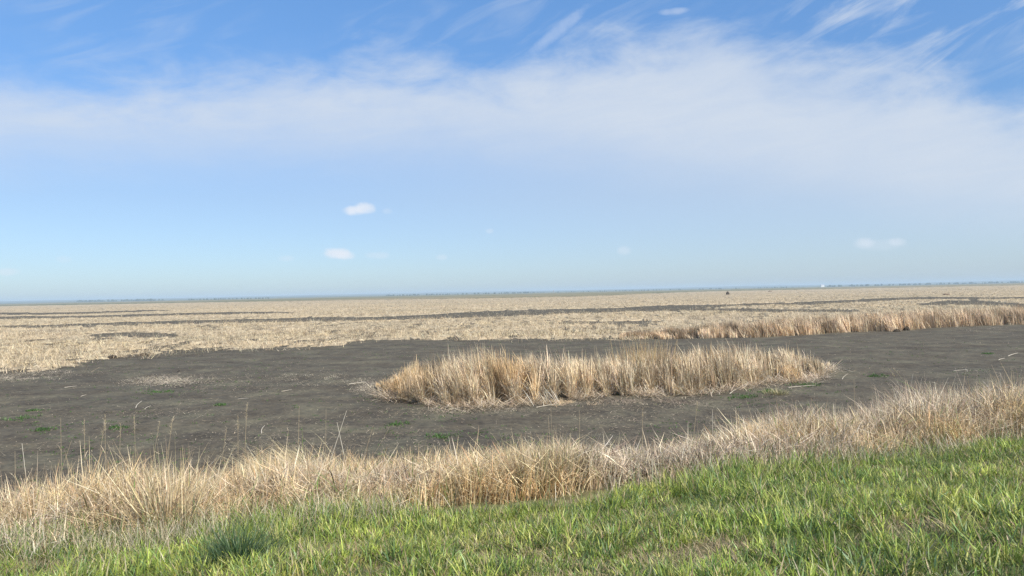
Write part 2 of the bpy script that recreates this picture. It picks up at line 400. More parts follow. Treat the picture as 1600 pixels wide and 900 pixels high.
# ------------------------------------------------------------------ reed stands
ISL_F = np.array([(588, 606), (600, 620), (625, 629), (700, 636), (760, 636), (850, 629), (930, 621), (1000, 619), (1060, 618), (1130, 611), (1190, 600), (1250, 597), (1284, 588), (1298, 576)], float)
ISL_T = np.array([(588, 600), (600, 590), (640, 570), (670, 560), (700, 553), (800, 550), (900, 552), (960, 556), (1010, 546), (1060, 549), (1150, 543), (1230, 548), (1280, 558), (1298, 572)], float)
fx, fy = on_plane(ISL_F[:, 0], ISL_F[:, 1])
def stand(fu, fv, tu, tv, depth_fn, dens, seed, hmul, W, palf, lean_az, seg, gap=True, hmin=.3, hmax=2.2, hollows=None):
    X0, Y0 = on_plane(fu, fv); a0 = np.arctan2(X0, Y0); R0 = np.hypot(X0, Y0)
    ar = np.trapz(np.array([((R0[i]+depth_fn(fu[i]))**2-R0[i]**2)/2 for i in range(len(fu))]), a0)
    n = int(abs(ar)*dens)
    a = U(a0.min(), a0.max(), n); u = np.interp(a, a0, fu); dp = np.array([depth_fn(q) for q in u])
    q = rng.random(n); r = np.interp(a, a0, R0)+q*dp
    x, y = np.sin(a)*r, np.cos(a)*r
    edge = (fbm(x*1.3, y*1.3, seed+9)-.5)*1.2
    keep = (q*dp > edge*1.0) & ((1-q)*dp > edge)
    if gap:
        g = fbm(x*1.7, y*.9, seed, 2); keep &= (g > .43) | (rng.random(n) < .06) | (q > .6)
    if hollows is not None:
        for hu, hw in hollows: keep &= ~((np.abs(u-hu) < hw*(1.2-q)) & (q*dp < 1.3))
    x, y, u, q, r, a, dpk = (k[keep] for k in (x, y, u, q, r, a, dp))
    rb = np.interp(a, a0, R0)+.45*np.interp(u, fu, [depth_fn(k) for k in fu])
    H = z_at(u, np.interp(u, tu, tv), rb*np.cos(a))
    H = np.clip(H, hmin, hmax)
    H = H*(.72+.44*fbm(x*.9, y*.9, seed+3, 2))*np.where(rng.random(len(x)) < .06, 1.22, 1)
    H = H*np.clip(.45+.55*np.minimum(q*dpk, (1-q)*dpk)/.8, .45, 1)
    return x, y, u, q, H
def cat_leaves(B, x, y, H, W, pal, lean, spread, seg=4, droop=.38, leanmean=.16, cs=.42):
    n = len(x); z = mud_z(x, y)
    L = H*U(.62, 1.12, n)
    azm = lean+rng.normal(0, spread*.5, n)+(cellr(x, y, cs, 5)-.5)*spread*4
    th0 = np.abs(rng.normal(0, .07, n)+leanmean*2.6*cellr(x, y, cs, 6)**1.5); L = L*(.78+.36*cellr(x, y, cs, 7)); pal = pal*(.55+.75*cellr(x, y, cs, 8))[:, None]; bend = np.abs(rng.normal(.15, .2, n))
    k = U(0, 1, n) < droop; bend = np.where(k, U(.6, 2.0, n), bend); 
    B.add(np.stack([x, y, z-.02], -1), L*np.where(k, 1.05, 1), W, azm, th0, bend, pal, seg=seg, k=2.5, tip=.12)
def isl_pal(x, y, seed):
    n = len(x); g = fbm(x*.7, y*.7, seed, 2)
    gold = pick([(.54, .40, .22), (.48, .34, .18), (.60, .46, .28), (.36, .25, .14)], n)
    pale = pick([(.58, .49, .35), (.66, .58, .44), (.48, .40, .29), (.34, .27, .19), (.26, .20, .14)], n)
    w = np.clip((g-.57)*4+rng.normal(0, .25, n), 0, 1)[:, None]
    return (gold*w+pale*(1-w))*np.array([1.38, 1.32, 1.21])
def isl_depth(u): return float(np.interp(u, [588, 640, 720, 900, 1010, 1150, 1250, 1298], [1.5, 3.0, 4.5, 4.5, 5.5, 6.0, 5, 1.5]))
x, y, u, q, H = stand(ISL_F[:, 0], ISL_F[:, 1], ISL_T[:, 0], ISL_T[:, 1], isl_depth, 480, 100, 1, None, None, 0, 4, hollows=[(678, 13), (757, 9), (785, 10), (822, 9), (878, 9), (905, 8), (935, 7), (962, 6), (1008, 6), (1030, 10), (1105, 8), (1200, 6), (1262, 6)])
B = Blades()
cat_leaves(B, x, y, H, U(.014, .030, len(x)), isl_pal(x, y, 110), math.pi*.95, .9)
# arching leaves falling forward over the edge
k = (q < .25) & (rng.random(len(x)) < .5)
n = k.sum(); B.add(np.stack([x[k], y[k], mud_z(x[k], y[k])], -1), H[k]*U(.6, 1.0, n), U(.012, .022, n), -math.pi/2+rng.normal(0, .9, n), U(.2, .6, n), U(.6, 1.5, n), pick([(.6, .5, .34), (.55, .42, .25), (.64, .58, .46)], n), seg=4, k=1.3)
# broken skirt of leaves lying round the island foot
n = 9000; tt = rng.random(n)*(len(ISL_F)-1); i0 = tt.astype(int); ft = tt-i0
sx_ = fx[i0]*(1-ft)+fx[i0+1]*ft+rng.normal(0, .15, n); sy_ = fy[i0]*(1-ft)+fy[i0+1]*ft-.05+rng.normal(.1, .38, n)
k = fbm(sx_*1.2, sy_*.8, 130, 2) > .42; sx_, sy_ = sx_[k], sy_[k]; n = len(sx_)
B.add(np.stack([sx_, sy_, mud_z(sx_, sy_)+U(0, .12, n)], -1), U(.2, .7, n), U(.012, .024, n), U(0, 2*math.pi, n), U(.9, 1.7, n), U(-.2, .4, n), pick([(.66, .56, .42), (.58, .45, .30), (.46, .36, .25)], n), seg=2)
B.build('cattail_island', M_dry); tag(bpy.data.objects['cattail_island'], 'island of tall dry straw coloured cattails standing in the dark mud', 'reed bed', kind='stuff')

# far reed belt
FB_F = np.array([(968, 530), (985, 530), (1100, 529), (1200, 527), (1300, 521), (1400, 518), (1450, 513), (1500, 511), (1600, 507), (1800, 498)], float)
FB_T = np.array([(968, 520), (985, 514), (1050, 511), (1100, 506), (1150, 500), (1250, 494), (1350, 487), (1420, 484), (1500, 479), (1600, 476), (1800, 466)], float)
def fb_depth(u): return float(np.interp(u, [968, 1100, 1250, 1500, 1800], [3, 5, 9, 14, 16]))
x, y, u, q, H = stand(FB_F[:, 0], FB_F[:, 1], FB_T[:, 0], FB_T[:, 1], fb_depth, 110, 200, 1, None, None, 0, 3, hmax=2.0)
B = Blades()
n = len(x); g = fbm(x*.4, y*.4, 210, 2)[:, None]
P = pick([(.58, .45, .31), (.52, .39, .27), (.66, .54, .39), (.36, .26, .18)], n)*(.75+.5*g)*np.array([1.16, 1.14, 1.06])
cat_leaves(B, x, y, H*.92, U(.025, .045, n), P, math.pi*.95, .7, seg=3, droop=.25, leanmean=.2, cs=.9)
B.build('reed_belt', M_dry); tag(bpy.data.objects['reed_belt'], 'long belt of brown standing reeds at the far edge of the mud', 'reed bed', kind='stuff')

# ------------------------------------------------------------------ near dry band
SIL = np.array([(-200, 765), (0, 752), (60, 742), (130, 732), (200, 722), (300, 722), (340, 728), (380, 712), (430, 702), (500, 702), (560, 700), (620, 712), (700, 706), (760, 702), (820, 690), (870, 684), (940, 690),
                (1000, 694), (1060, 688), (1110, 672), (1170, 652), (1240, 636), (1330, 632), (1400, 618), (1440, 604), (1520, 602), (1600, 596), (1800, 580)], float)
GB = np.array([0, 18.])+np.array([(-200, 852), (0, 845), (120, 842), (250, 842), (300, 835), (380, 815), (450, 806), (560, 798), (660, 798), (760, 794), (830, 787), (900, 778), (960, 770), (1060, 755), (1150, 740), (1250, 722), (1350, 712), (1450, 700), (1600, 682), (1800, 665)], float)
def ground_hit(u, v):
    d = ray(np.array(float(u)), np.array(float(v)))
    for t in np.arange(3, 60, .05):
        p = d*t
        if CAMZ+p[2] <= float(ground_z(np.array(p[0]), np.array(p[1]))): return float(p[0]), float(p[1]), float(CAMZ+p[2])
    return float(p[0]), float(p[1]), 0.
gb = np.array([ground_hit(u, v) for u, v in GB]); gb_s = bank_s(gb[:, 0], gb[:, 1])
def green_s(x, y):   # slope position of the green/dry border for this azimuth
    u, v = project(x, y, ground_z(x, y))
    return np.interp(u, GB[:, 0], gb_s)
def toe_sample(n, s0, s1, a0=-44, a1=44):
    """random roots on the bank, uniform in azimuth x slope"""
    a = U(rad(a0), rad(a1), n); s = U(s0, s1, n)
    # y = 14.6+.34x - s/.947 ; x = y tan a
    y = (14.6 - s/.947)/(1-.34*np.tan(a)); x = y*np.tan(a)
    w = y*y        # area weight per azimuth
    return x, y, s
def toe_H(u, x, y):
    yt = (14.6+.4)/(1-.34*x/y)        # depth of the toe along this line of sight
    return np.clip(z_at(u, np.interp(u, SIL[:, 0], SIL[:, 1]), yt)-.02, .25, 1.5)
n = 270000
x, y, s = toe_sample(n, -1.0, 4.2)
keep = rng.random(n) < (y/22)**1.2
x, y, s = x[keep], y[keep], s[keep]
z = ground_z(x, y); u, v = project(x, y, z); gs = green_s(x, y)
edge = (fbm(x*.9, y*.9, 301)-.5)*1.2
k = (s < gs+edge*.7+rng.normal(0, .36, len(s))) & (s > -.5+edge*.9) & ((fbm(x*2.2, y*2.2, 302, 2) > .30) | (s > .3))
x, y, s, z, u, gs = (q[k] for q in (x, y, s, z, u, gs))
n = len(x)
f = np.clip((gs-s)/np.maximum(gs, .5), 0, 1)
cap = z_at(u, np.interp(u, SIL[:, 0], SIL[:, 1]), y)-z
Ht = toe_H(u, x, y)
Hh = .34+(np.maximum(Ht, .4)-.34)*sstep(0, .6, f)
Hh = np.clip(np.minimum(Hh, cap+.02), .18, 1.6)*(.78+.38*fbm(x*1.3, y*1.3, 303, 2))*np.where(rng.random(n) < .05, 1.25, 1)
grey = fbm(x*.45, y*.9, 304, 2); rt = sstep(-3, 9, x)
near_b = sstep(.25, 0, f)
pal_gold = pick([(.58, .46, .28), (.50, .38, .22), (.66, .55, .36), (.44, .29, .16)], n)
pal_grey = pick([(.60, .51, .40), (.50, .41, .31), (.70, .62, .51), (.34, .26, .20), (.22, .16, .12)], n)
w = np.clip((grey-.42)*4+rt*.35+rng.normal(0, .25, n), 0, 1)[:, None]
C = pal_gold*(1-w)+pal_grey*w
gmix = (rng.random(n) < (.42*near_b+.04))[:, None]
C = C*(.60+.70*cellr(x, y, .22, 31))[:, None]*np.array([1.14, 1.11, 1.01])
laz = 2*math.pi*cellr(x, y, .22, 32)
C = np.where(gmix, pick([(.14, .21, .05), (.20, .25, .07), (.25, .27, .10)], n), C)
typ = rng.random(n)
B = Blades()
k = typ < .50      # upright
m = k.sum(); B.add(np.stack([x, y, z-.02], -1)[k], Hh[k]*U(.55, 1.08, m), U(.005, .013, m), laz[k]+rng.normal(0, .8, m), np.abs(rng.normal(.14, .15, m)), np.abs(rng.normal(.2, .35, m)), C[k], seg=3, k=1.6)
k = (typ >= .50) & (typ < .80)   # arching / broken
m = k.sum(); B.add(np.stack([x, y, z-.02], -1)[k], Hh[k]*U(.7, 1.15, m), U(.008, .017, m), laz[k]+rng.normal(0, .9, m), U(.1, .5, m), U(.6, 2.2, m), C[k]*1.15, seg=4, k=2.2)
k = typ >= .80    # tangle of fallen pieces held in the stand
m = k.sum(); zz = z[k]+Hh[k]*U(.05, .75, m)
B.add(np.stack([x[k], y[k], zz], -1), U(.2, .65, m), U(.006, .017, m), U(0, 2*math.pi, m), U(.8, 1.9, m), U(-.3, .5, m), C[k]*1.05, seg=2)
# fine mixed fringe where the dead grass thins out into the green
n = 90000; x, y, s = toe_sample(n, 1.0, 5.0); gs = green_s(x, y); dd_ = s-gs-(fbm(x*.9, y*.9, 301)-.5)*.8
k = (rng.random(n) < np.exp(-((dd_-.25)/.55)**2)*(.35+.65*fbm(x*1.4, y*1.4, 330, 2))); x, y, dd_ = x[k], y[k], dd_[k]; n = len(x)
tan_ = rng.random(n) < .72
C = np.where(tan_[:, None], pick([(.56, .48, .32), (.46, .39, .27), (.64, .56, .42), (.36, .31, .20)], n), pick([(.16, .22, .07), (.22, .26, .10)], n))
B.add(np.stack([x, y, ground_z(x, y)-.01], -1), U(.16, .46, n)*np.clip(1.1-.4*dd_, .5, 1.2), U(.003, .007, n), U(0, 2*math.pi, n), U(.05, .7, n), U(0, 1.1, n), C, seg=3)
B.build('dry_reed_band', M_dry); tag(bpy.data.objects['dry_reed_band'], 'tangled band of dead straw coloured reeds and grass along the bank foot', 'reeds', kind='stuff')

# ------------------------------------------------------------------ green grass on the bank
GREEN = [(.20, .27, .045), (.26, .33, .055), (.14, .20, .04), (.34, .39, .08), (.11, .17, .05), (.40, .40, .12)]
n = 36000
x, y, s = toe_sample(n, 1.2, 12.5)
keep = rng.random(n) < np.clip(y/12, .15, 1)**1.0
x, y, s = x[keep], y[keep], s[keep]
gs = green_s(x, y); edge = (fbm(x*.9, y*.9, 301)-.5)*1.2
clump = fbm(x*1.6, y*1.6, 310, 2)
k = (s > gs+edge*.7-.35) & ((clump > .33) | (rng.random(len(x)) < .3)) & (y > 2.2)
x, y, s, gs, clump = x[k], y[k], s[k], gs[k], clump[k]
nb = 13; nt_ = len(x)
X_ = np.repeat(x, nb)+rng.normal(0, .035, nt_*nb); Y_ = np.repeat(y, nb)+rng.normal(0, .035, nt_*nb)
n = len(X_); s_ = np.repeat(s-gs, nb)
lush = np.repeat(fbm(x*.7, y*.7, 311, 2), nb)
hh = (.10+.15*sstep(.35, .7, lush)+.08*sstep(1.2, 0, s_))*U(.45, 1.3, n)*np.repeat(U(.6, 1.35, nt_), nb)*np.clip(.45+.045*Y_, .6, 1)
tc = np.repeat(pick(GREEN, nt_, .20)*(.78+.44*fbm(x*1.1, y*1.1, 316, 2))[:, None], nb, axis=0)
yel = np.repeat(fbm(x*.5, y*.5, 312, 2), nb)[:, None]
C = tc*np.array([1.06, 1.05, 1.10])*(1+rng.normal(0, .12, (n, 1)))*(1-.0*yel) + sstep(.45, .72, yel)*np.array([.06, .05, .01])
blue = (rng.random(n) < .12)[:, None]; C = np.where(blue, C*np.array([.8, 1.0, 1.5])+.02, C)
dead = (rng.random(n) < .12)[:, None]; C = np.where(dead, pick([(.42, .33, .19), (.5, .42, .26), (.3, .22, .12)], n), C)
B = Blades()
B.add(np.stack([X_, Y_, ground_z(X_, Y_)-.01], -1), hh, U(.006, .014, n), U(0, 2*math.pi, n)*1.0, U(.05, .8, n), U(0, 1.1, n), C, seg=3, k=1.4, tip=.06, Ctip=C*1.1)
# fine short under-grass and thatch
n = 480000
x, y, s = toe_sample(n, 1.2, 12.5); keep = (rng.random(n) < np.clip(y/12, .1, 1)) & (y > 2.2); x, y, s = x[keep], y[keep], s[keep]
gs = green_s(x, y); k = s > gs-.6+(fbm(x*.9, y*.9, 301)-.5)*.8; x, y, s, gs = x[k], y[k], s[k], gs[k]; n = len(x)
th = (fbm(x*1.2, y*1.2, 315, 2)+rng.normal(0, .12, n)) > .50
C = np.where(th[:, None], pick([(.40, .32, .18), (.48, .40, .25), (.30, .23, .13)], n), pick([(.14, .20, .05), (.20, .25, .07), (.10, .15, .05)], n))
B.add(np.stack([x, y, ground_z(x, y)-.005], -1), U(.05, .14, n)*np.where(th, 1.1, 1), U(.003, .007, n), U(0, 2*math.pi, n), np.where(th, U(.7, 1.5, n), U(.1, .8, n)), U(0, .6, n), C, seg=2)
B.build('green_grass', M_green); tag(bpy.data.objects['green_grass'], 'lush green spring grass with dead straw mixed in covering the bank', 'grass', kind='stuff')

# ------------------------------------------------------------------ mud litter and sprouts (ground cover)
n = 330000
a = U(rad(-44), rad(44), n); r_ = 11*np.exp(rng.random(n)*math.log(75/11))
x, y = np.sin(a)*r_, np.cos(a)*r_
u, v = project(x, y, 0*x)
def blob(cu, cv, ru, rv): return np.exp(-((u-cu)/ru)**2-((v-cv)/rv)**2)
patch = (2.0*blob(255, 595, 60, 7)+1.7*blob(25, 590, 60, 6)+.6*blob(500, 592, 60, 10)+.5*blob(350, 600, 90, 16)+.8*blob(575, 605, 30, 12)
         +1.0*blob(1010, 630, 80, 7)+.9*blob(720, 642, 110, 7)+1.6*blob(880, 631, 45, 4)+.5*blob(250, 645, 90, 12)+.8*blob(1215, 612, 25, 8)+.6*blob(1230, 602, 60, 5)+.4*blob(1540, 513, 60, 6))
base = .22*sstep(.4, .7, fbm(x*.3, y*.3, 401, 4))+.06
dn = field_mask(x, y)
k = (rng.random(n) < base+patch) & (bank_s(x, y) < -.3) & (dn < .6)
x, y, pt = x[k], y[k], patch[k]; n = len(x)
B = Blades(); C = pick([(.42, .35, .25), (.50, .41, .28), (.30, .24, .17), (.20, .16, .11), (.05, .045, .035)], n)*(1+.15*np.clip(pt, 0, 1))[:, None]
B.add(np.stack([x, y, mud_z(x, y)+.01], -1), np.minimum(.05+rng.exponential(.06, n), .40), U(.007, .018, n), U(0, 2*math.pi, n), U(1.2, 1.57, n), U(0, .25, n), C, seg=2)
for pu, pv_, pru, prv, cnt, pc in [(255, 595, 55, 7, 4200, (.46, .39, .29)), (20, 590, 55, 6, 3000, (.46, .39, .29)), (500, 592, 55, 8, 1600, (.42, .37, .27)), (575, 605, 26, 9, 1200, (.50, .42, .31)),
        (885, 630, 42, 4, 1500, (.56, .42, .26)), (1020, 628, 70, 6, 1500, (.30, .23, .17)), (700, 641, 90, 5, 1200, (.48, .40, .29)), (300, 556, 60, 3, 1200, (.12, .10, .08)), (1540, 514, 60, 5, 1500, (.36, .30, .23)), (60, 582, 90, 3, 1200, (.5, .42, .31))]:
    pu_ = rng.normal(pu, pru*.6, cnt); qx, qy = on_plane(pu_, rng.normal(pv_, prv*.6, cnt)); kk = fbm(qx*.9, qy*.6, 77) > .40; qx, qy = qx[kk], qy[kk]; cnt = len(qx)
    B.add(np.stack([qx, qy, mud_z(qx, qy)+.01], -1), U(.06, .28, cnt), U(.010, .022, cnt), U(0, 2*math.pi, cnt), U(1.0, 1.55, cnt), U(0, .3, cnt), pick([pc], cnt, .25), seg=1)
B.build('straw_litter', M_litter); tag(bpy.data.objects['straw_litter'], 'broken straw bits scattered over the dark mud flat', 'litter', kind='stuff')

def sprouts(B, x, y, m, h, sp):
    n = len(x)*m; X_ = np.repeat(x, m)+rng.normal(0, sp, n); Y_ = np.repeat(y, m)+rng.normal(0, sp, n)
    B.add(np.stack([X_, Y_, mud_z(X_, Y_)-.01], -1), h*U(.5, 1.2, n), U(.012, .022, n), U(0, 2*math.pi, n), U(.1, .9, n), U(0, .8, n), pick([(.07, .15, .03), (.10, .20, .04), (.06, .11, .035)], n), seg=2)
n = 9000
a = U(rad(-44), rad(44), n); r_ = 12*np.exp(rng.random(n)*math.log(60/12)); x, y = np.sin(a)*r_, np.cos(a)*r_
u, v = project(x, y, 0*x); cl = fbm(x*.35, y*.35, 411)
gp = np.exp(-((u-1170)/60)**2-((v-614)/8)**2)+np.exp(-((u-1260)/40)**2-((v-606)/8)**2)+.7*np.exp(-((u-720)/60)**2-((v-682)/8)**2)+.5*np.exp(-((u-45)/40)**2-((v-658)/12)**2)+.4*np.exp(-((u-240)/50)**2-((v-612)/9)**2)
k = (rng.random(n) < .10+.6*sstep(.45, .7, cl)+gp) & (bank_s(x, y) < -.4) & (field_mask(x, y) < 0)
B = Blades(); sprouts(B, x[k], y[k], 7, .07, .05); B.build('small_sprouts', M_green)
tag(bpy.data.objects['small_sprouts'], 'tiny green shoots dotted over the dark mud', 'ground cover', kind='stuff')

# ------------------------------------------------------------------ individual plants and pieces
def plant_at(u, v):
    return ground_hit(u, v)
SP = [(33, 655, 1.0, 'bright green sprout patch on the mud nearest the left edge'), (50, 642, .6, 'small green sprout patch behind the leftmost bright one'), (70, 672, .9, 'flat green sprout strip in front of the leftmost bright patch'),
      (188, 668, .7, 'green sprouts on mud just behind the tall straw clump tips'), (245, 613, 1.2, 'wide dull green sprout patch below the pale straw patch'), (347, 633, .7, 'small dark green sprout left of the bare stems on open mud'),
      (622, 663, .9, 'lone bright green sprout on mud left of the island front'), (690, 683, 1.0, 'green shoots at the mud edge behind the bank reeds, left of centre'), (1163, 620, 1.6, 'bright green patch touching the island front'),
      (1195, 612, 1.2, 'green sprouts between the island and the yellowish tuft'), (1262, 602, 1.6, 'dark green patch below the right tip of the island'), (1370, 588, 1.2, 'bright green sprout on open mud right of the island'),
      (1543, 553, 1.0, 'faint green sprout on far right mud')]
for u, v, sz, lab in SP:
    X0, Y0, Z0 = plant_at(u, v); B = Blades(); m = int(26*sz)
    xs = X0+rng.normal(0, .22*sz, m); ys = Y0+rng.normal(0, .22*sz, m); sprouts(B, xs, ys, 8, .10, .05)
    o = B.build('green_sprouts', M_green, origin=(X0, Y0, Z0))
    tag(o, lab, kind='stuff')

def tuft(name, u, v, n, h, spread, W, pal, label, cat, group=None, th=(0, .7), bd=(0, .8), mat=None, seg=5, az0=None, azs=None, k=1.5, jit=.12):
    X0, Y0, Z0 = plant_at(u, v); B = Blades()
    xs = X0+rng.normal(0, spread, n); ys = Y0+rng.normal(0, spread, n)
    out = np.arctan2(ys-Y0, xs-X0)+rng.normal(0, .6, n) if az0 is None else az0+rng.normal(0, azs, n)
    B.add(np.stack([xs, ys, ground_z(xs, ys)-.01], -1), h*U(.5, 1.05, n), U(W[0], W[1], n), out, U(th[0], th[1], n), U(bd[0], bd[1], n), pick(pal, n, jit), seg=seg, k=k, tip=.1)
    return tag(B.build(name, mat or M_dry, origin=(X0, Y0, Z0)), label, cat, group)
G = [(.64, .51, .30), (.72, .60, .38), (.56, .43, .24), (.44, .32, .17)]
tuft('straw_clump', 262, 836, 260, 1.22, .16, (.005, .012), G, 'tall fan of golden straw stems rising from the green bank edge at left', 'straw clump', th=(0, .8), bd=(-.5, 1.1), k=1.8, jit=.2)
tuft('straw_clump', 375, 815, 150, .95, .10, (.004, .009), [(.50, .34, .17), (.56, .40, .22)], 'reddish tan straw clump between the golden fan and the arched tussock', 'straw clump', th=(0, .4), bd=(0, .4))
tuft('straw_tussock', 470, 775, 650, 1.45, .40, (.005, .011), [(.58, .48, .28), (.64, .55, .34), (.50, .39, .21)], 'arched yellow straw tussock combed over towards the left', 'straw tussock', th=(.1, .45), bd=(.9, 1.7), az0=math.pi*.97, azs=.35, seg=6, k=1.2)
tuft('straw_tussock', 1265, 720, 350, .95, .45, (.005, .010), [(.62, .53, .42), (.56, .46, .35)], 'pale bleached straw tussock on top of the bank reeds right of centre', 'straw tussock', th=(.0, .5), bd=(.5, 1.5))
tuft('straw_clump', 1010, 600, 420, 2.0, .55, (.010, .018), [(.55, .39, .19), (.50, .34, .16), (.62, .46, .24)], 'tallest golden reed clump in the middle of the island', 'reed clump', th=(0, .2), bd=(0, .3))
tuft('leaning_reeds', 866, 632, 15, 1.0, .20, (.014, .022), [(.66, .62, .54), (.58, .52, .42)], 'whitish broken leaves leaning out of the island front', 'reeds', th=(.3, .7), bd=(0, .4), az0=math.pi*.85, azs=.35)
tuft('grass_tussock', 372, 893, 700, .50, .09, (.004, .008), [(.07, .12, .045), (.10, .17, .07), (.14, .20, .10), (.05, .09, .035)], 'dark blue green grass tussock in the bottom left foreground', 'grass tussock', th=(0, .9), bd=(.2, 1.2), mat=M_green)
tuft('grass_tussock', 445, 885, 260, .30, .12, (.003, .006), [(.26, .27, .16), (.33, .30, .20), (.18, .20, .09)], 'pale grey green tuft just right of the dark tussock', 'grass tussock', th=(.3, 1.2), bd=(.2, 1.0), mat=M_green)
tuft('yellow_tuft', 1215, 616, 320, .28, .20, (.008, .015), [(.34, .30, .15), (.42, .36, .20), (.25, .24, .10)], 'low yellowish grass tuft on mud in front of the island', 'grass tuft', th=(.3, 1.3), bd=(0, .5))
tuft('reed_hump', 1432, 640, 300, 1.15, .35, (.006, .012), [(.34, .25, .17), (.26, .19, .13), (.44, .35, .26)], 'brown hump of reeds with bleached tips on the right bank', 'reed clump', th=(0, .6), bd=(.2, 1.4))
tuft('reed_clump', 845, 770, 260, .95, .28, (.004, .009), [(.56, .46, .26), (.50, .40, .22), (.30, .30, .14)], 'rounded yellow straw clump near the middle of the bank', 'straw clump', th=(0, .5), bd=(0, .7))

# single stems: bottom pixel (on the bank), top pixel
def stem(name, u0_, v0_, u1_, v1_, w, label, cat, group, colr, bend=0.0, plume=0):
    X0, Y0, Z0 = plant_at(u0_, v0_)
    Zt = float(z_at(np.array(float(u1_)), np.array(float(v1_)), Y0)); dd = ray(np.array(float(u1_)), np.array(float(v1_))); Xt = float(dd[0]/dd[1]*Y0)
    P0 = np.array([0., 0, -.02]); P1 = np.array([Xt-X0, rng.normal(0, .05), Zt-Z0]); seg = 10; K = 5
    perp = np.array([-(P1[2]), 0, P1[0]]); V = []; Q = []
    for i in range(seg+1):
        t = i/seg; c = P0*(1-t)+P1*t+perp*bend*math.sin(math.pi*t)*.5
        rr_ = w*WS*.5*(1-.5*t)*(1.12 if i % 3 == 0 else 1)
        for q in range(K): V.append(c+np.array([math.cos(q*2*math.pi/K)*rr_, math.sin(q*2*math.pi/K)*rr_, 0]))
    for i in range(seg):
        for q in range(K): Q.append((i*K+q, i*K+(q+1) % K, i*K+K+(q+1) % K, i*K+K+q))
    root = raw_mesh(name, np.array(V), np.array(Q), M_dry, np.tile(colr, (len(V), 1)), smooth=True)
    root.location = (X0, Y0, Z0); tag(root, label, cat, group)
    if plume:
        B = Blades(); m = 60; tt = U(.80, 1.0, m); pos = P0+(P1-P0)*tt[:, None]+perp*bend*.5*np.sin(math.pi*tt)[:, None]
        B.add(pos, U(.05, .16, m)*plume, U(.003, .006, m), U(0, 2*math.pi, m), U(.2, .9, m), U(0, .9, m), pick([(.5, .42, .28), (.42, .34, .22)], m), seg=2)
        B.build('plume', M_dry, parent=root)
    # a dead leaf or two
    for _ in range(2):
        B = Blades(); tt = U(.2, .7, 1); pos = P0+(P1-P0)*tt[:, None]+perp*bend*.5*np.sin(math.pi*tt)[:, None]
        B.add(pos, U(.12, .3, 1), U(.006, .011, 1), U(0, 2*math.pi, 1), U(.2, .7, 1), U(.3, 1.4, 1), pick([(.54, .45, .29)], 1), seg=4); B.build('leaf', M_dry, parent=root)
    return root
ST = (.50, .40, .25); PALE = (.60, .54, .43)
WS = 1.1
g1 = 'tall single dry stems standing above the bank reeds'
stems = [(24, 770, 24, 705, .010, 'short upright stem nearest the left edge', 0, 0), (46, 790, 30, 694, .016, 'thick pale stem leaning left near the left edge', 0, 0),
 (97, 790, 97, 652, .008, 'tall thin upright stem left of the straw fan, first of the very tall ones', 0, 0), (84, 770, 113, 688, .011, 'stem leaning right to cross the tall upright one at left', 0, 0),
 (134, 790, 129, 655, .009, 'tall stem with pale sheath left of the straw fan', 0, .5), (150, 790, 160, 662, .009, 'thin stem with faint seed head just left of the straw fan', .04, .8),
 (165, 780, 163, 648, .008, 'tallest upright stem just left of the straw fan', 0, .6), (214, 790, 213, 648, .008, 'straight stem rising from the centre of the straw fan', 0, .5),
 (190, 790, 188, 662, .009, 'darker stem from the left part of the straw fan', .03, .5), (258, 790, 270, 655, .009, 'tall stem rising out of the right part of the straw fan', .03, .7),
 (230, 790, 248, 660, .008, 'slender stem between two taller ones in the straw fan', .02, .5), (225, 815, 345, 712, .018, 'thick diagonal reed crossing in front of the straw fan to the right', 0, 0),
 (372, 780, 376, 648, .009, 'left stem of the close pair of upright stems over the mud', 0, .5), (382, 780, 388, 628, .010, 'right taller stem of the close pair over the mud', .02, .6),
 (346, 770, 355, 668, .008, 'curving stem left of the close pair', .06, .5), (465, 760, 468, 634, .009, 'lone upright stem above the arched tussock', 0, 0),
 (508, 770, 509, 640, .007, 'fine upright stem right of the lone stem above the tussock', 0, 0), (502, 762, 541, 642, .018, 'thick pale broken reed leaning right beside the arched tussock', 0, 0),
 (545, 745, 526, 660, .018, 'thick pale reed leaning left that crosses the broken one', 0, 0), (545, 755, 584, 664, .010, 'arching stem leaning right beyond the crossed reeds', -.08, 0),
 (540, 760, 610, 664, .009, 'long low stem leaning far right beyond the crossed reeds', -.1, 0), (712, 745, 701, 682, .014, 'short whitish forked stem in the middle of the bank reeds', 0, 0),
 (862, 745, 857, 650, .009, 'left stem of two near the yellow clump at centre', 0, 0), (868, 745, 861, 640, .007, 'right stem of two near the yellow clump at centre', .02, 0), (906, 750, 905, 641, .008, 'lone thin stem right of the yellow clump', 0, 0),
 (1003, 740, 1005, 640, .010, 'brownish stem with dark sheath behind the bank reeds at centre right', 0, .4), (1080, 730, 1089, 628, .011, 'tall stem right of the brownish one, over the mud channel', .02, .5),
 (1114, 715, 1113, 640, .016, 'whitish stub of a stem beside the tall one over the channel', 0, 0), (1340, 680, 1333, 592, .012, 'tall pale stem at the right bank, left of the curved pair', .03, 0),
 (1385, 668, 1397, 602, .011, 'short stem leaning right beside the curved pair', 0, 0), (1424, 640, 1425, 583, .014, 'bleached stem tip on the brown hump', .1, 0), (1562, 640, 1563, 582, .013, 'short pale stem near the right edge', 0, 0)]
for (a0_, b0_, a1_, b1_, w, lab, bd_, pl) in stems:
    stem('dry_stem', a0_, b0_, a1_, b1_, w, lab, 'dry stem', g1, PALE if w > .012 else ST, bd_, pl)
stem('curved_reed', 1418, 655, 1392, 574, .022, 'thick grey green reed curving left over the mud, right one of the pair', 'reed', 'curved pair of reeds', (.34, .33, .22), -.35, .6)
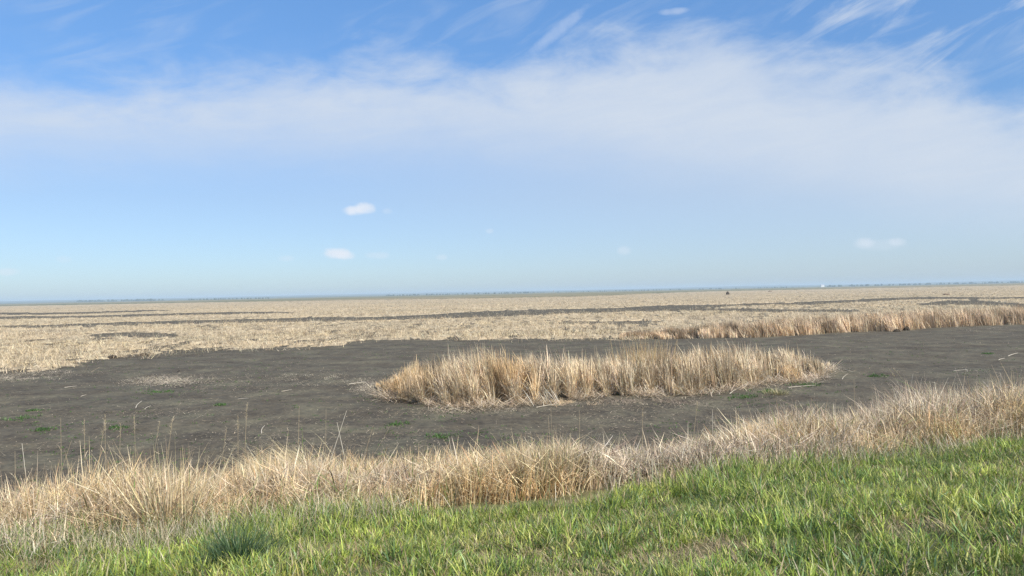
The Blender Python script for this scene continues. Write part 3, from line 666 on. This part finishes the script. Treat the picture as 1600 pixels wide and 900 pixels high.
stem('curved_reed', 1408, 655, 1388, 575, .018, 'thinner curved reed just left of the thick one', 'reed', 'curved pair of reeds', (.36, .34, .24), -.28, .6)

# fallen stalks on the mud
FS = [(1575, 557, 1597, 552, .05, 'long pale fallen reed near the right edge of the mud'), (1560, 563, 1570, 562, .05, 'short pale reed piece left of the long one at the right edge'), (1490, 580, 1512, 579, .035, 'straight pale stick on the mud above the right reeds'),
      (1508, 577, 1511, 585, .03, 'bent stub crossing the straight pale stick'), (1316, 593, 1334, 578, .03, 'broken reed pointing up to the right beside the island'), (1318, 577, 1336, 586, .03, 'broken reed pointing down to the right beside the island'),
      (101, 606, 120, 605, .05, 'short pale reed piece lying on the left mud'), (126, 620, 135, 619, .04, 'whitish speck of reed on the left mud below the short piece'), (212, 638, 222, 630, .035, 'slanting reed piece on the mud below the pale patch, left of two'),
      (226, 640, 236, 636, .03, 'slanting reed piece on the mud below the pale patch, right of two'), (372, 624, 388, 625, .035, 'pale straw piece left of the tall stem pair'), (440, 612, 456, 612, .04, 'pale straw piece alone on the middle mud'),
      (838, 637, 872, 634, .04, 'long whitish reed lying along the island front'), (700, 640, 745, 637, .03, 'thin curved reed lying before the island front'), (1232, 606, 1275, 604, .045, 'long pale reed lying under the right end of the island'), (1140, 616, 1160, 606, .04, 'pale reed poking from the island base at the green patch'),
      (545, 601, 572, 599, .06, 'pale flattened reed mat piece off the left tip of the island'), (409, 678, 414, 668, .03, 'small whitish curled leaf upright on the mud'), (280, 579, 276, 583, .06, 'small dark stick on the mud near the field edge')]
for (a0_, b0_, a1_, b1_, w, lab) in FS:
    p0 = plant_at(a0_, b0_); p1 = plant_at(a1_, b1_); dark = 'dark' in lab
    D = np.array(p1)-np.array(p0)
    if np.hypot(D[0], D[1]) > 1.8: D = D*1.8/np.hypot(D[0], D[1])
    seg = 6; V = []; Q = []; K = 6; nrm = np.array([-D[1], D[0], 0]); nrm /= np.linalg.norm(nrm)
    for i in range(seg+1):
        t = i/seg; c = D*t+nrm*math.sin(t*3)*.05; c[2] = w*.35+.05*t
        r_2 = w*.5*(1-.5*t)
        for q in range(K): V.append(c+nrm*math.cos(q*2*math.pi/K)*r_2+np.array([0, 0, math.sin(q*2*math.pi/K)*r_2*.6]))
    for i in range(seg):
        for q in range(K): Q.append((i*K+q, i*K+(q+1) % K, i*K+K+(q+1) % K, i*K+K+q))
    V = np.array(V); o = raw_mesh('fallen_reed', V, np.array(Q), M_litter, np.tile((.05, .04, .03) if dark else (.52, .46, .36), (len(V), 1)), smooth=True)
    o.location = p0; tag(o, lab, 'fallen reed', 'broken reeds lying on the mud')

# ------------------------------------------------------------------ haze
hb = 15800
V = np.array([(sx*hb, sy*hb, zz) for zz in (-3.5, 38) for sy in (-1, 1) for sx in (-1, 1)], float)
mh, nt, N, Lk = newmat('haze'); out = N.new('ShaderNodeOutputMaterial'); pv = N.new('ShaderNodeVolumePrincipled')
pv.inputs['Density'].default_value = 1.7e-4; pv.inputs['Color'].default_value = (.74, .90, 1, 1); pv.inputs['Anisotropy'].default_value = 0
Lk.new(pv.outputs[0], out.inputs['Volume'])
o = raw_mesh('haze', V, np.array([(0, 2, 3, 1), (4, 5, 7, 6), (0, 1, 5, 4), (2, 6, 7, 3), (0, 4, 6, 2), (1, 3, 7, 5)]), mh)
tag(o, kind='stuff')

# ------------------------------------------------------------------ sun + sky
SUN_EL, SUN_AZ = rad(46), rad(138)       # azimuth clockwise from +Y (view direction)
ld = bpy.data.lights.new('sun', 'SUN'); ld.energy = 5.0; ld.angle = rad(.53); ld.color = (1, .94, .83)
lo = bpy.data.objects.new('sun', ld); col.objects.link(lo)
sd = np.array([math.sin(SUN_AZ)*math.cos(SUN_EL), math.cos(SUN_AZ)*math.cos(SUN_EL), math.sin(SUN_EL)])
from mathutils import Vector
lo.rotation_euler = Vector(sd).to_track_quat('Z', 'Y').to_euler()
w = bpy.data.worlds.new('World'); sc.world = w; w.use_nodes = True; nt = w.node_tree; N = nt.nodes; Lk = nt.links
for q in list(N): N.remove(q)
def val(x):
    v_ = N.new('ShaderNodeValue'); v_.outputs[0].default_value = x; return v_.outputs[0]
def mth(op, a, b=None, c=None, clamp=False):
    m = N.new('ShaderNodeMath'); m.operation = op; m.use_clamp = clamp
    for i, q in enumerate((a, b, c)):
        if q is None: continue
        if isinstance(q, (int, float)): m.inputs[i].default_value = q
        else: Lk.new(q, m.inputs[i])
    return m.outputs[0]
def smooth(x, a, b, lo_=0, hi=1):
    m = N.new('ShaderNodeMapRange'); m.interpolation_type = 'SMOOTHSTEP'
    Lk.new(x, m.inputs['Value'])
    for nm, q in (('From Min', a), ('From Max', b), ('To Min', lo_), ('To Max', hi)):
        if isinstance(q, (int, float)): m.inputs[nm].default_value = q
        else: Lk.new(q, m.inputs[nm])
    return m.outputs[0]
tc = N.new('ShaderNodeTexCoord'); sx = N.new('ShaderNodeSeparateXYZ'); Lk.new(tc.outputs['Generated'], sx.inputs[0])
AZ = mth('ARCTAN2', sx.outputs[0], sx.outputs[1]); EL = mth('ARCSINE', sx.outputs[2])
def angs(u, v):
    d = ray(np.array(u, float), np.array(v, float)); return np.arctan2(d[..., 0], d[..., 1]), np.arctan2(d[..., 2], np.hypot(d[..., 0], d[..., 1]))
def curve_of(pts):
    """elevation (rad) as a function of azimuth"""
    a, e = angs([p[0] for p in pts], [p[1] for p in pts])
    fc = N.new('ShaderNodeFloatCurve'); c = fc.mapping.curves[0]
    xs = (a+1)/2; ys = e
    for q in range(len(xs)):
        if q == 0: c.points[0].location = (xs[0], ys[0])
        elif q == 1: c.points[1].location = (xs[-1], ys[-1])
    for q in range(1, len(xs)-1): c.points.new(xs[q], ys[q])
    fc.mapping.update()
    Lk.new(mth('MULTIPLY_ADD', AZ, .5, .5), fc.inputs['Value']); return fc.outputs[0]
def vec(a, b, c=0):
    m = N.new('ShaderNodeCombineXYZ')
    for i, q in enumerate((a, b, c)):
        if isinstance(q, (int, float)): m.inputs[i].default_value = q
        else: Lk.new(q, m.inputs[i])
    return m.outputs[0]
def noise(v_, scale, det=5, rough=.55, dist=0):
    m = N.new('ShaderNodeTexNoise'); m.inputs['Scale'].default_value = scale; m.inputs['Detail'].default_value = det
    m.inputs['Roughness'].default_value = rough; m.inputs['Distortion'].default_value = dist; Lk.new(v_, m.inputs['Vector']); return m.outputs['Fac']
TOP = [(0, 118), (120, 112), (250, 108), (380, 98), (470, 94), (560, 84), (650, 88), (760, 100), (850, 80), (920, 68), (1000, 52), (1080, 38), (1150, 55), (1220, 80), (1320, 92), (1420, 112), (1510, 128), (1600, 140)]
BOT = [(0, 232), (300, 232), (600, 225), (800, 228), (1000, 245), (1200, 262), (1400, 300), (1600, 330)]
top = curve_of(TOP); bot = curve_of(BOT)
wu0 = mth('ADD', AZ, mth('MULTIPLY', EL, .25)); wv0 = mth('SUBTRACT', EL, mth('MULTIPLY', AZ, .12))
P1 = vec(mth('MULTIPLY', AZ, 1.0), mth('MULTIPLY', EL, 2.4))
n1 = mth('SUBTRACT', noise(P1, 7, 7, .6, .3), .5); n2 = noise(vec(AZ, mth('MULTIPLY', EL, 1.5)), 3.2, 4)
dt = mth('ADD', mth('SUBTRACT', top, EL), mth('MULTIPLY', n1, .15))
edge_t = smooth(dt, -.022, .065)
db = mth('ADD', mth('SUBTRACT', EL, bot), mth('MULTIPLY', n1, .05))
edge_b = smooth(db, -.055, .055)
fib = noise(vec(mth('MULTIPLY', wu0, 2.2), mth('MULTIPLY', wv0, 11)), 4.0, 8, .65, .7)
band = mth('MULTIPLY', mth('MULTIPLY', edge_t, edge_b), mth('MULTIPLY', mth('MULTIPLY_ADD', n2, .9, .40), mth('MULTIPLY_ADD', fib, .9, .58)), clamp=True)
# broad thin veil below the band, thicker to the right
veil = mth('MULTIPLY', edge_t, mth('MULTIPLY', smooth(AZ, -.5, .62, .26, .62), smooth(EL, -.02, .16, .5, 1)))
# diagonal wisps high on the right, fainter on the left
ca, sa = math.cos(rad(22)), math.sin(rad(22))
wu = mth('ADD', mth('MULTIPLY', AZ, ca), mth('MULTIPLY', EL, sa)); wv = mth('SUBTRACT', mth('MULTIPLY', EL, ca), mth('MULTIPLY', AZ, sa))
wn = noise(vec(mth('MULTIPLY', wu, 1.9), mth('MULTIPLY', wv, 10)), 3.4, 6, .58, .8)
wm = noise(vec(AZ, EL), 4.0, 3)
wisp = mth('MULTIPLY', smooth(wn, .44, .72), smooth(wm, .34, .58))
wisp = mth('MULTIPLY', wisp, smooth(EL, .21, .27)); wisp = mth('MULTIPLY', wisp, smooth(AZ, .0, .45, .24, .72))
def comb(a, b): return mth('SUBTRACT', 1.0, mth('MULTIPLY', mth('SUBTRACT', 1.0, a), mth('SUBTRACT', 1.0, b)))
cl = comb(comb(mth('MULTIPLY', band, .82), veil), wisp)
# one straight faint streak at the top
def puff(u, v, ru, rv, amp, rot=0):
    a, e = angs(float(u), float(v)); a = float(a); e = float(e); ru /= F; rv /= F
    pn = mth('SUBTRACT', noise(vec(AZ, EL), 70, 4, .6), .5)
    du = mth('SUBTRACT', AZ, a); dv = mth('SUBTRACT', EL, e)
    if rot:
        c_, s_ = math.cos(rot), math.sin(rot)
        du, dv = mth('ADD', mth('MULTIPLY', du, c_), mth('MULTIPLY', dv, s_)), mth('SUBTRACT', mth('MULTIPLY', dv, c_), mth('MULTIPLY', du, s_))
    q = mth('ADD', mth('POWER', mth('ABSOLUTE', mth('DIVIDE', du, ru)), 2), mth('POWER', mth('ABSOLUTE', mth('DIVIDE', dv, rv)), 2))
    q = mth('ADD', q, mth('MULTIPLY', pn, 1.6))
    return smooth(q, 1.45, -.1, 0, min(.95, amp*1.45))
pf = val(0.0)
for args in [(553, 329, 17, 7.5, .62), (570, 325, 16, 9, .55), (526, 396, 20, 9, .62), (540, 399, 15, 7, .5), (590, 399, 19, 6, .20), (765, 361, 7, 4, .2), (690, 402, 9, 5, .2), (975, 392, 12, 7, .22),
             (1350, 380, 15, 8, .32), (1401, 378, 11, 6, .26), (1378, 383, 30, 8, .12), (447, 404, 12, 5, .18), (12, 425, 14, 5, .25), (605, 330, 8, 5, .15), (1052, 18, 22, 5, .2), (870, 50, 55, 9, .18, rad(34)), (100, 405, 9, 5, .12)]:
    pf = comb(pf, puff(*args))
sky = N.new('ShaderNodeTexSky'); sky.sky_type = 'NISHITA'; sky.sun_disc = False; sky.sun_elevation = SUN_EL; sky.sun_rotation = SUN_AZ
sky.altitude = 300; sky.air_density = 1.0; sky.dust_density = .6; sky.ozone_density = 2.5
tint = N.new('ShaderNodeMix'); tint.data_type = 'RGBA'; tint.blend_type = 'MULTIPLY'; tint.inputs[0].default_value = 1
Lk.new(sky.outputs[0], tint.inputs[6]); 
tr = N.new('ShaderNodeValToRGB'); e_ = tr.color_ramp.elements
for pos_, c_ in ((0, (.86/3, 1.07/3, 1.40/3)), (1, (1.2/3, 1.65/3, 1.98/3))):
    q = e_[0] if pos_ == 0 else e_[1]; q.position = pos_; q.color = (*c_, 1)
q = e_.new(.3); q.color = (.90/3, 1.10/3, 1.36/3, 1)
Lk.new(mth('DIVIDE', EL, .42), tr.inputs[0])
ts = N.new('ShaderNodeVectorMath'); ts.operation = 'SCALE'; ts.inputs['Scale'].default_value = 3
Lk.new(tr.outputs[0], ts.inputs[0]); Lk.new(ts.outputs[0], tint.inputs[7])
mx = N.new('ShaderNodeMix'); mx.data_type = 'RGBA'; Lk.new(cl, mx.inputs[0]); Lk.new(tint.outputs[2], mx.inputs[6])
mx.inputs[7].default_value = (6.8, 7.5, 8.5, 1)
bg = N.new('ShaderNodeBackground'); bg.inputs['Strength'].default_value = .075
mp_ = N.new('ShaderNodeMix'); mp_.data_type = 'RGBA'; Lk.new(pf, mp_.inputs[0]); Lk.new(mx.outputs[2], mp_.inputs[6]); mp_.inputs[7].default_value = (8.2, 8.7, 9.6, 1)
Lk.new(mp_.outputs[2], bg.inputs['Color']); wo = N.new('ShaderNodeOutputWorld'); Lk.new(bg.outputs[0], wo.inputs['Surface'])

sc.view_settings.view_transform = 'Standard'; sc.view_settings.look = 'None'; sc.view_settings.exposure = .40; sc.view_settings.gamma = 1
sc.render.engine = 'CYCLES'; sc.cycles.max_bounces = 6; sc.cycles.diffuse_bounces = 3; sc.cycles.transmission_bounces = 4
sc.cycles.volume_bounces = 0

sc.cycles.use_denoising = True
sc.cycles.denoiser = 'OPENIMAGEDENOISE'; sc.cycles.denoising_prefilter = 'NONE'
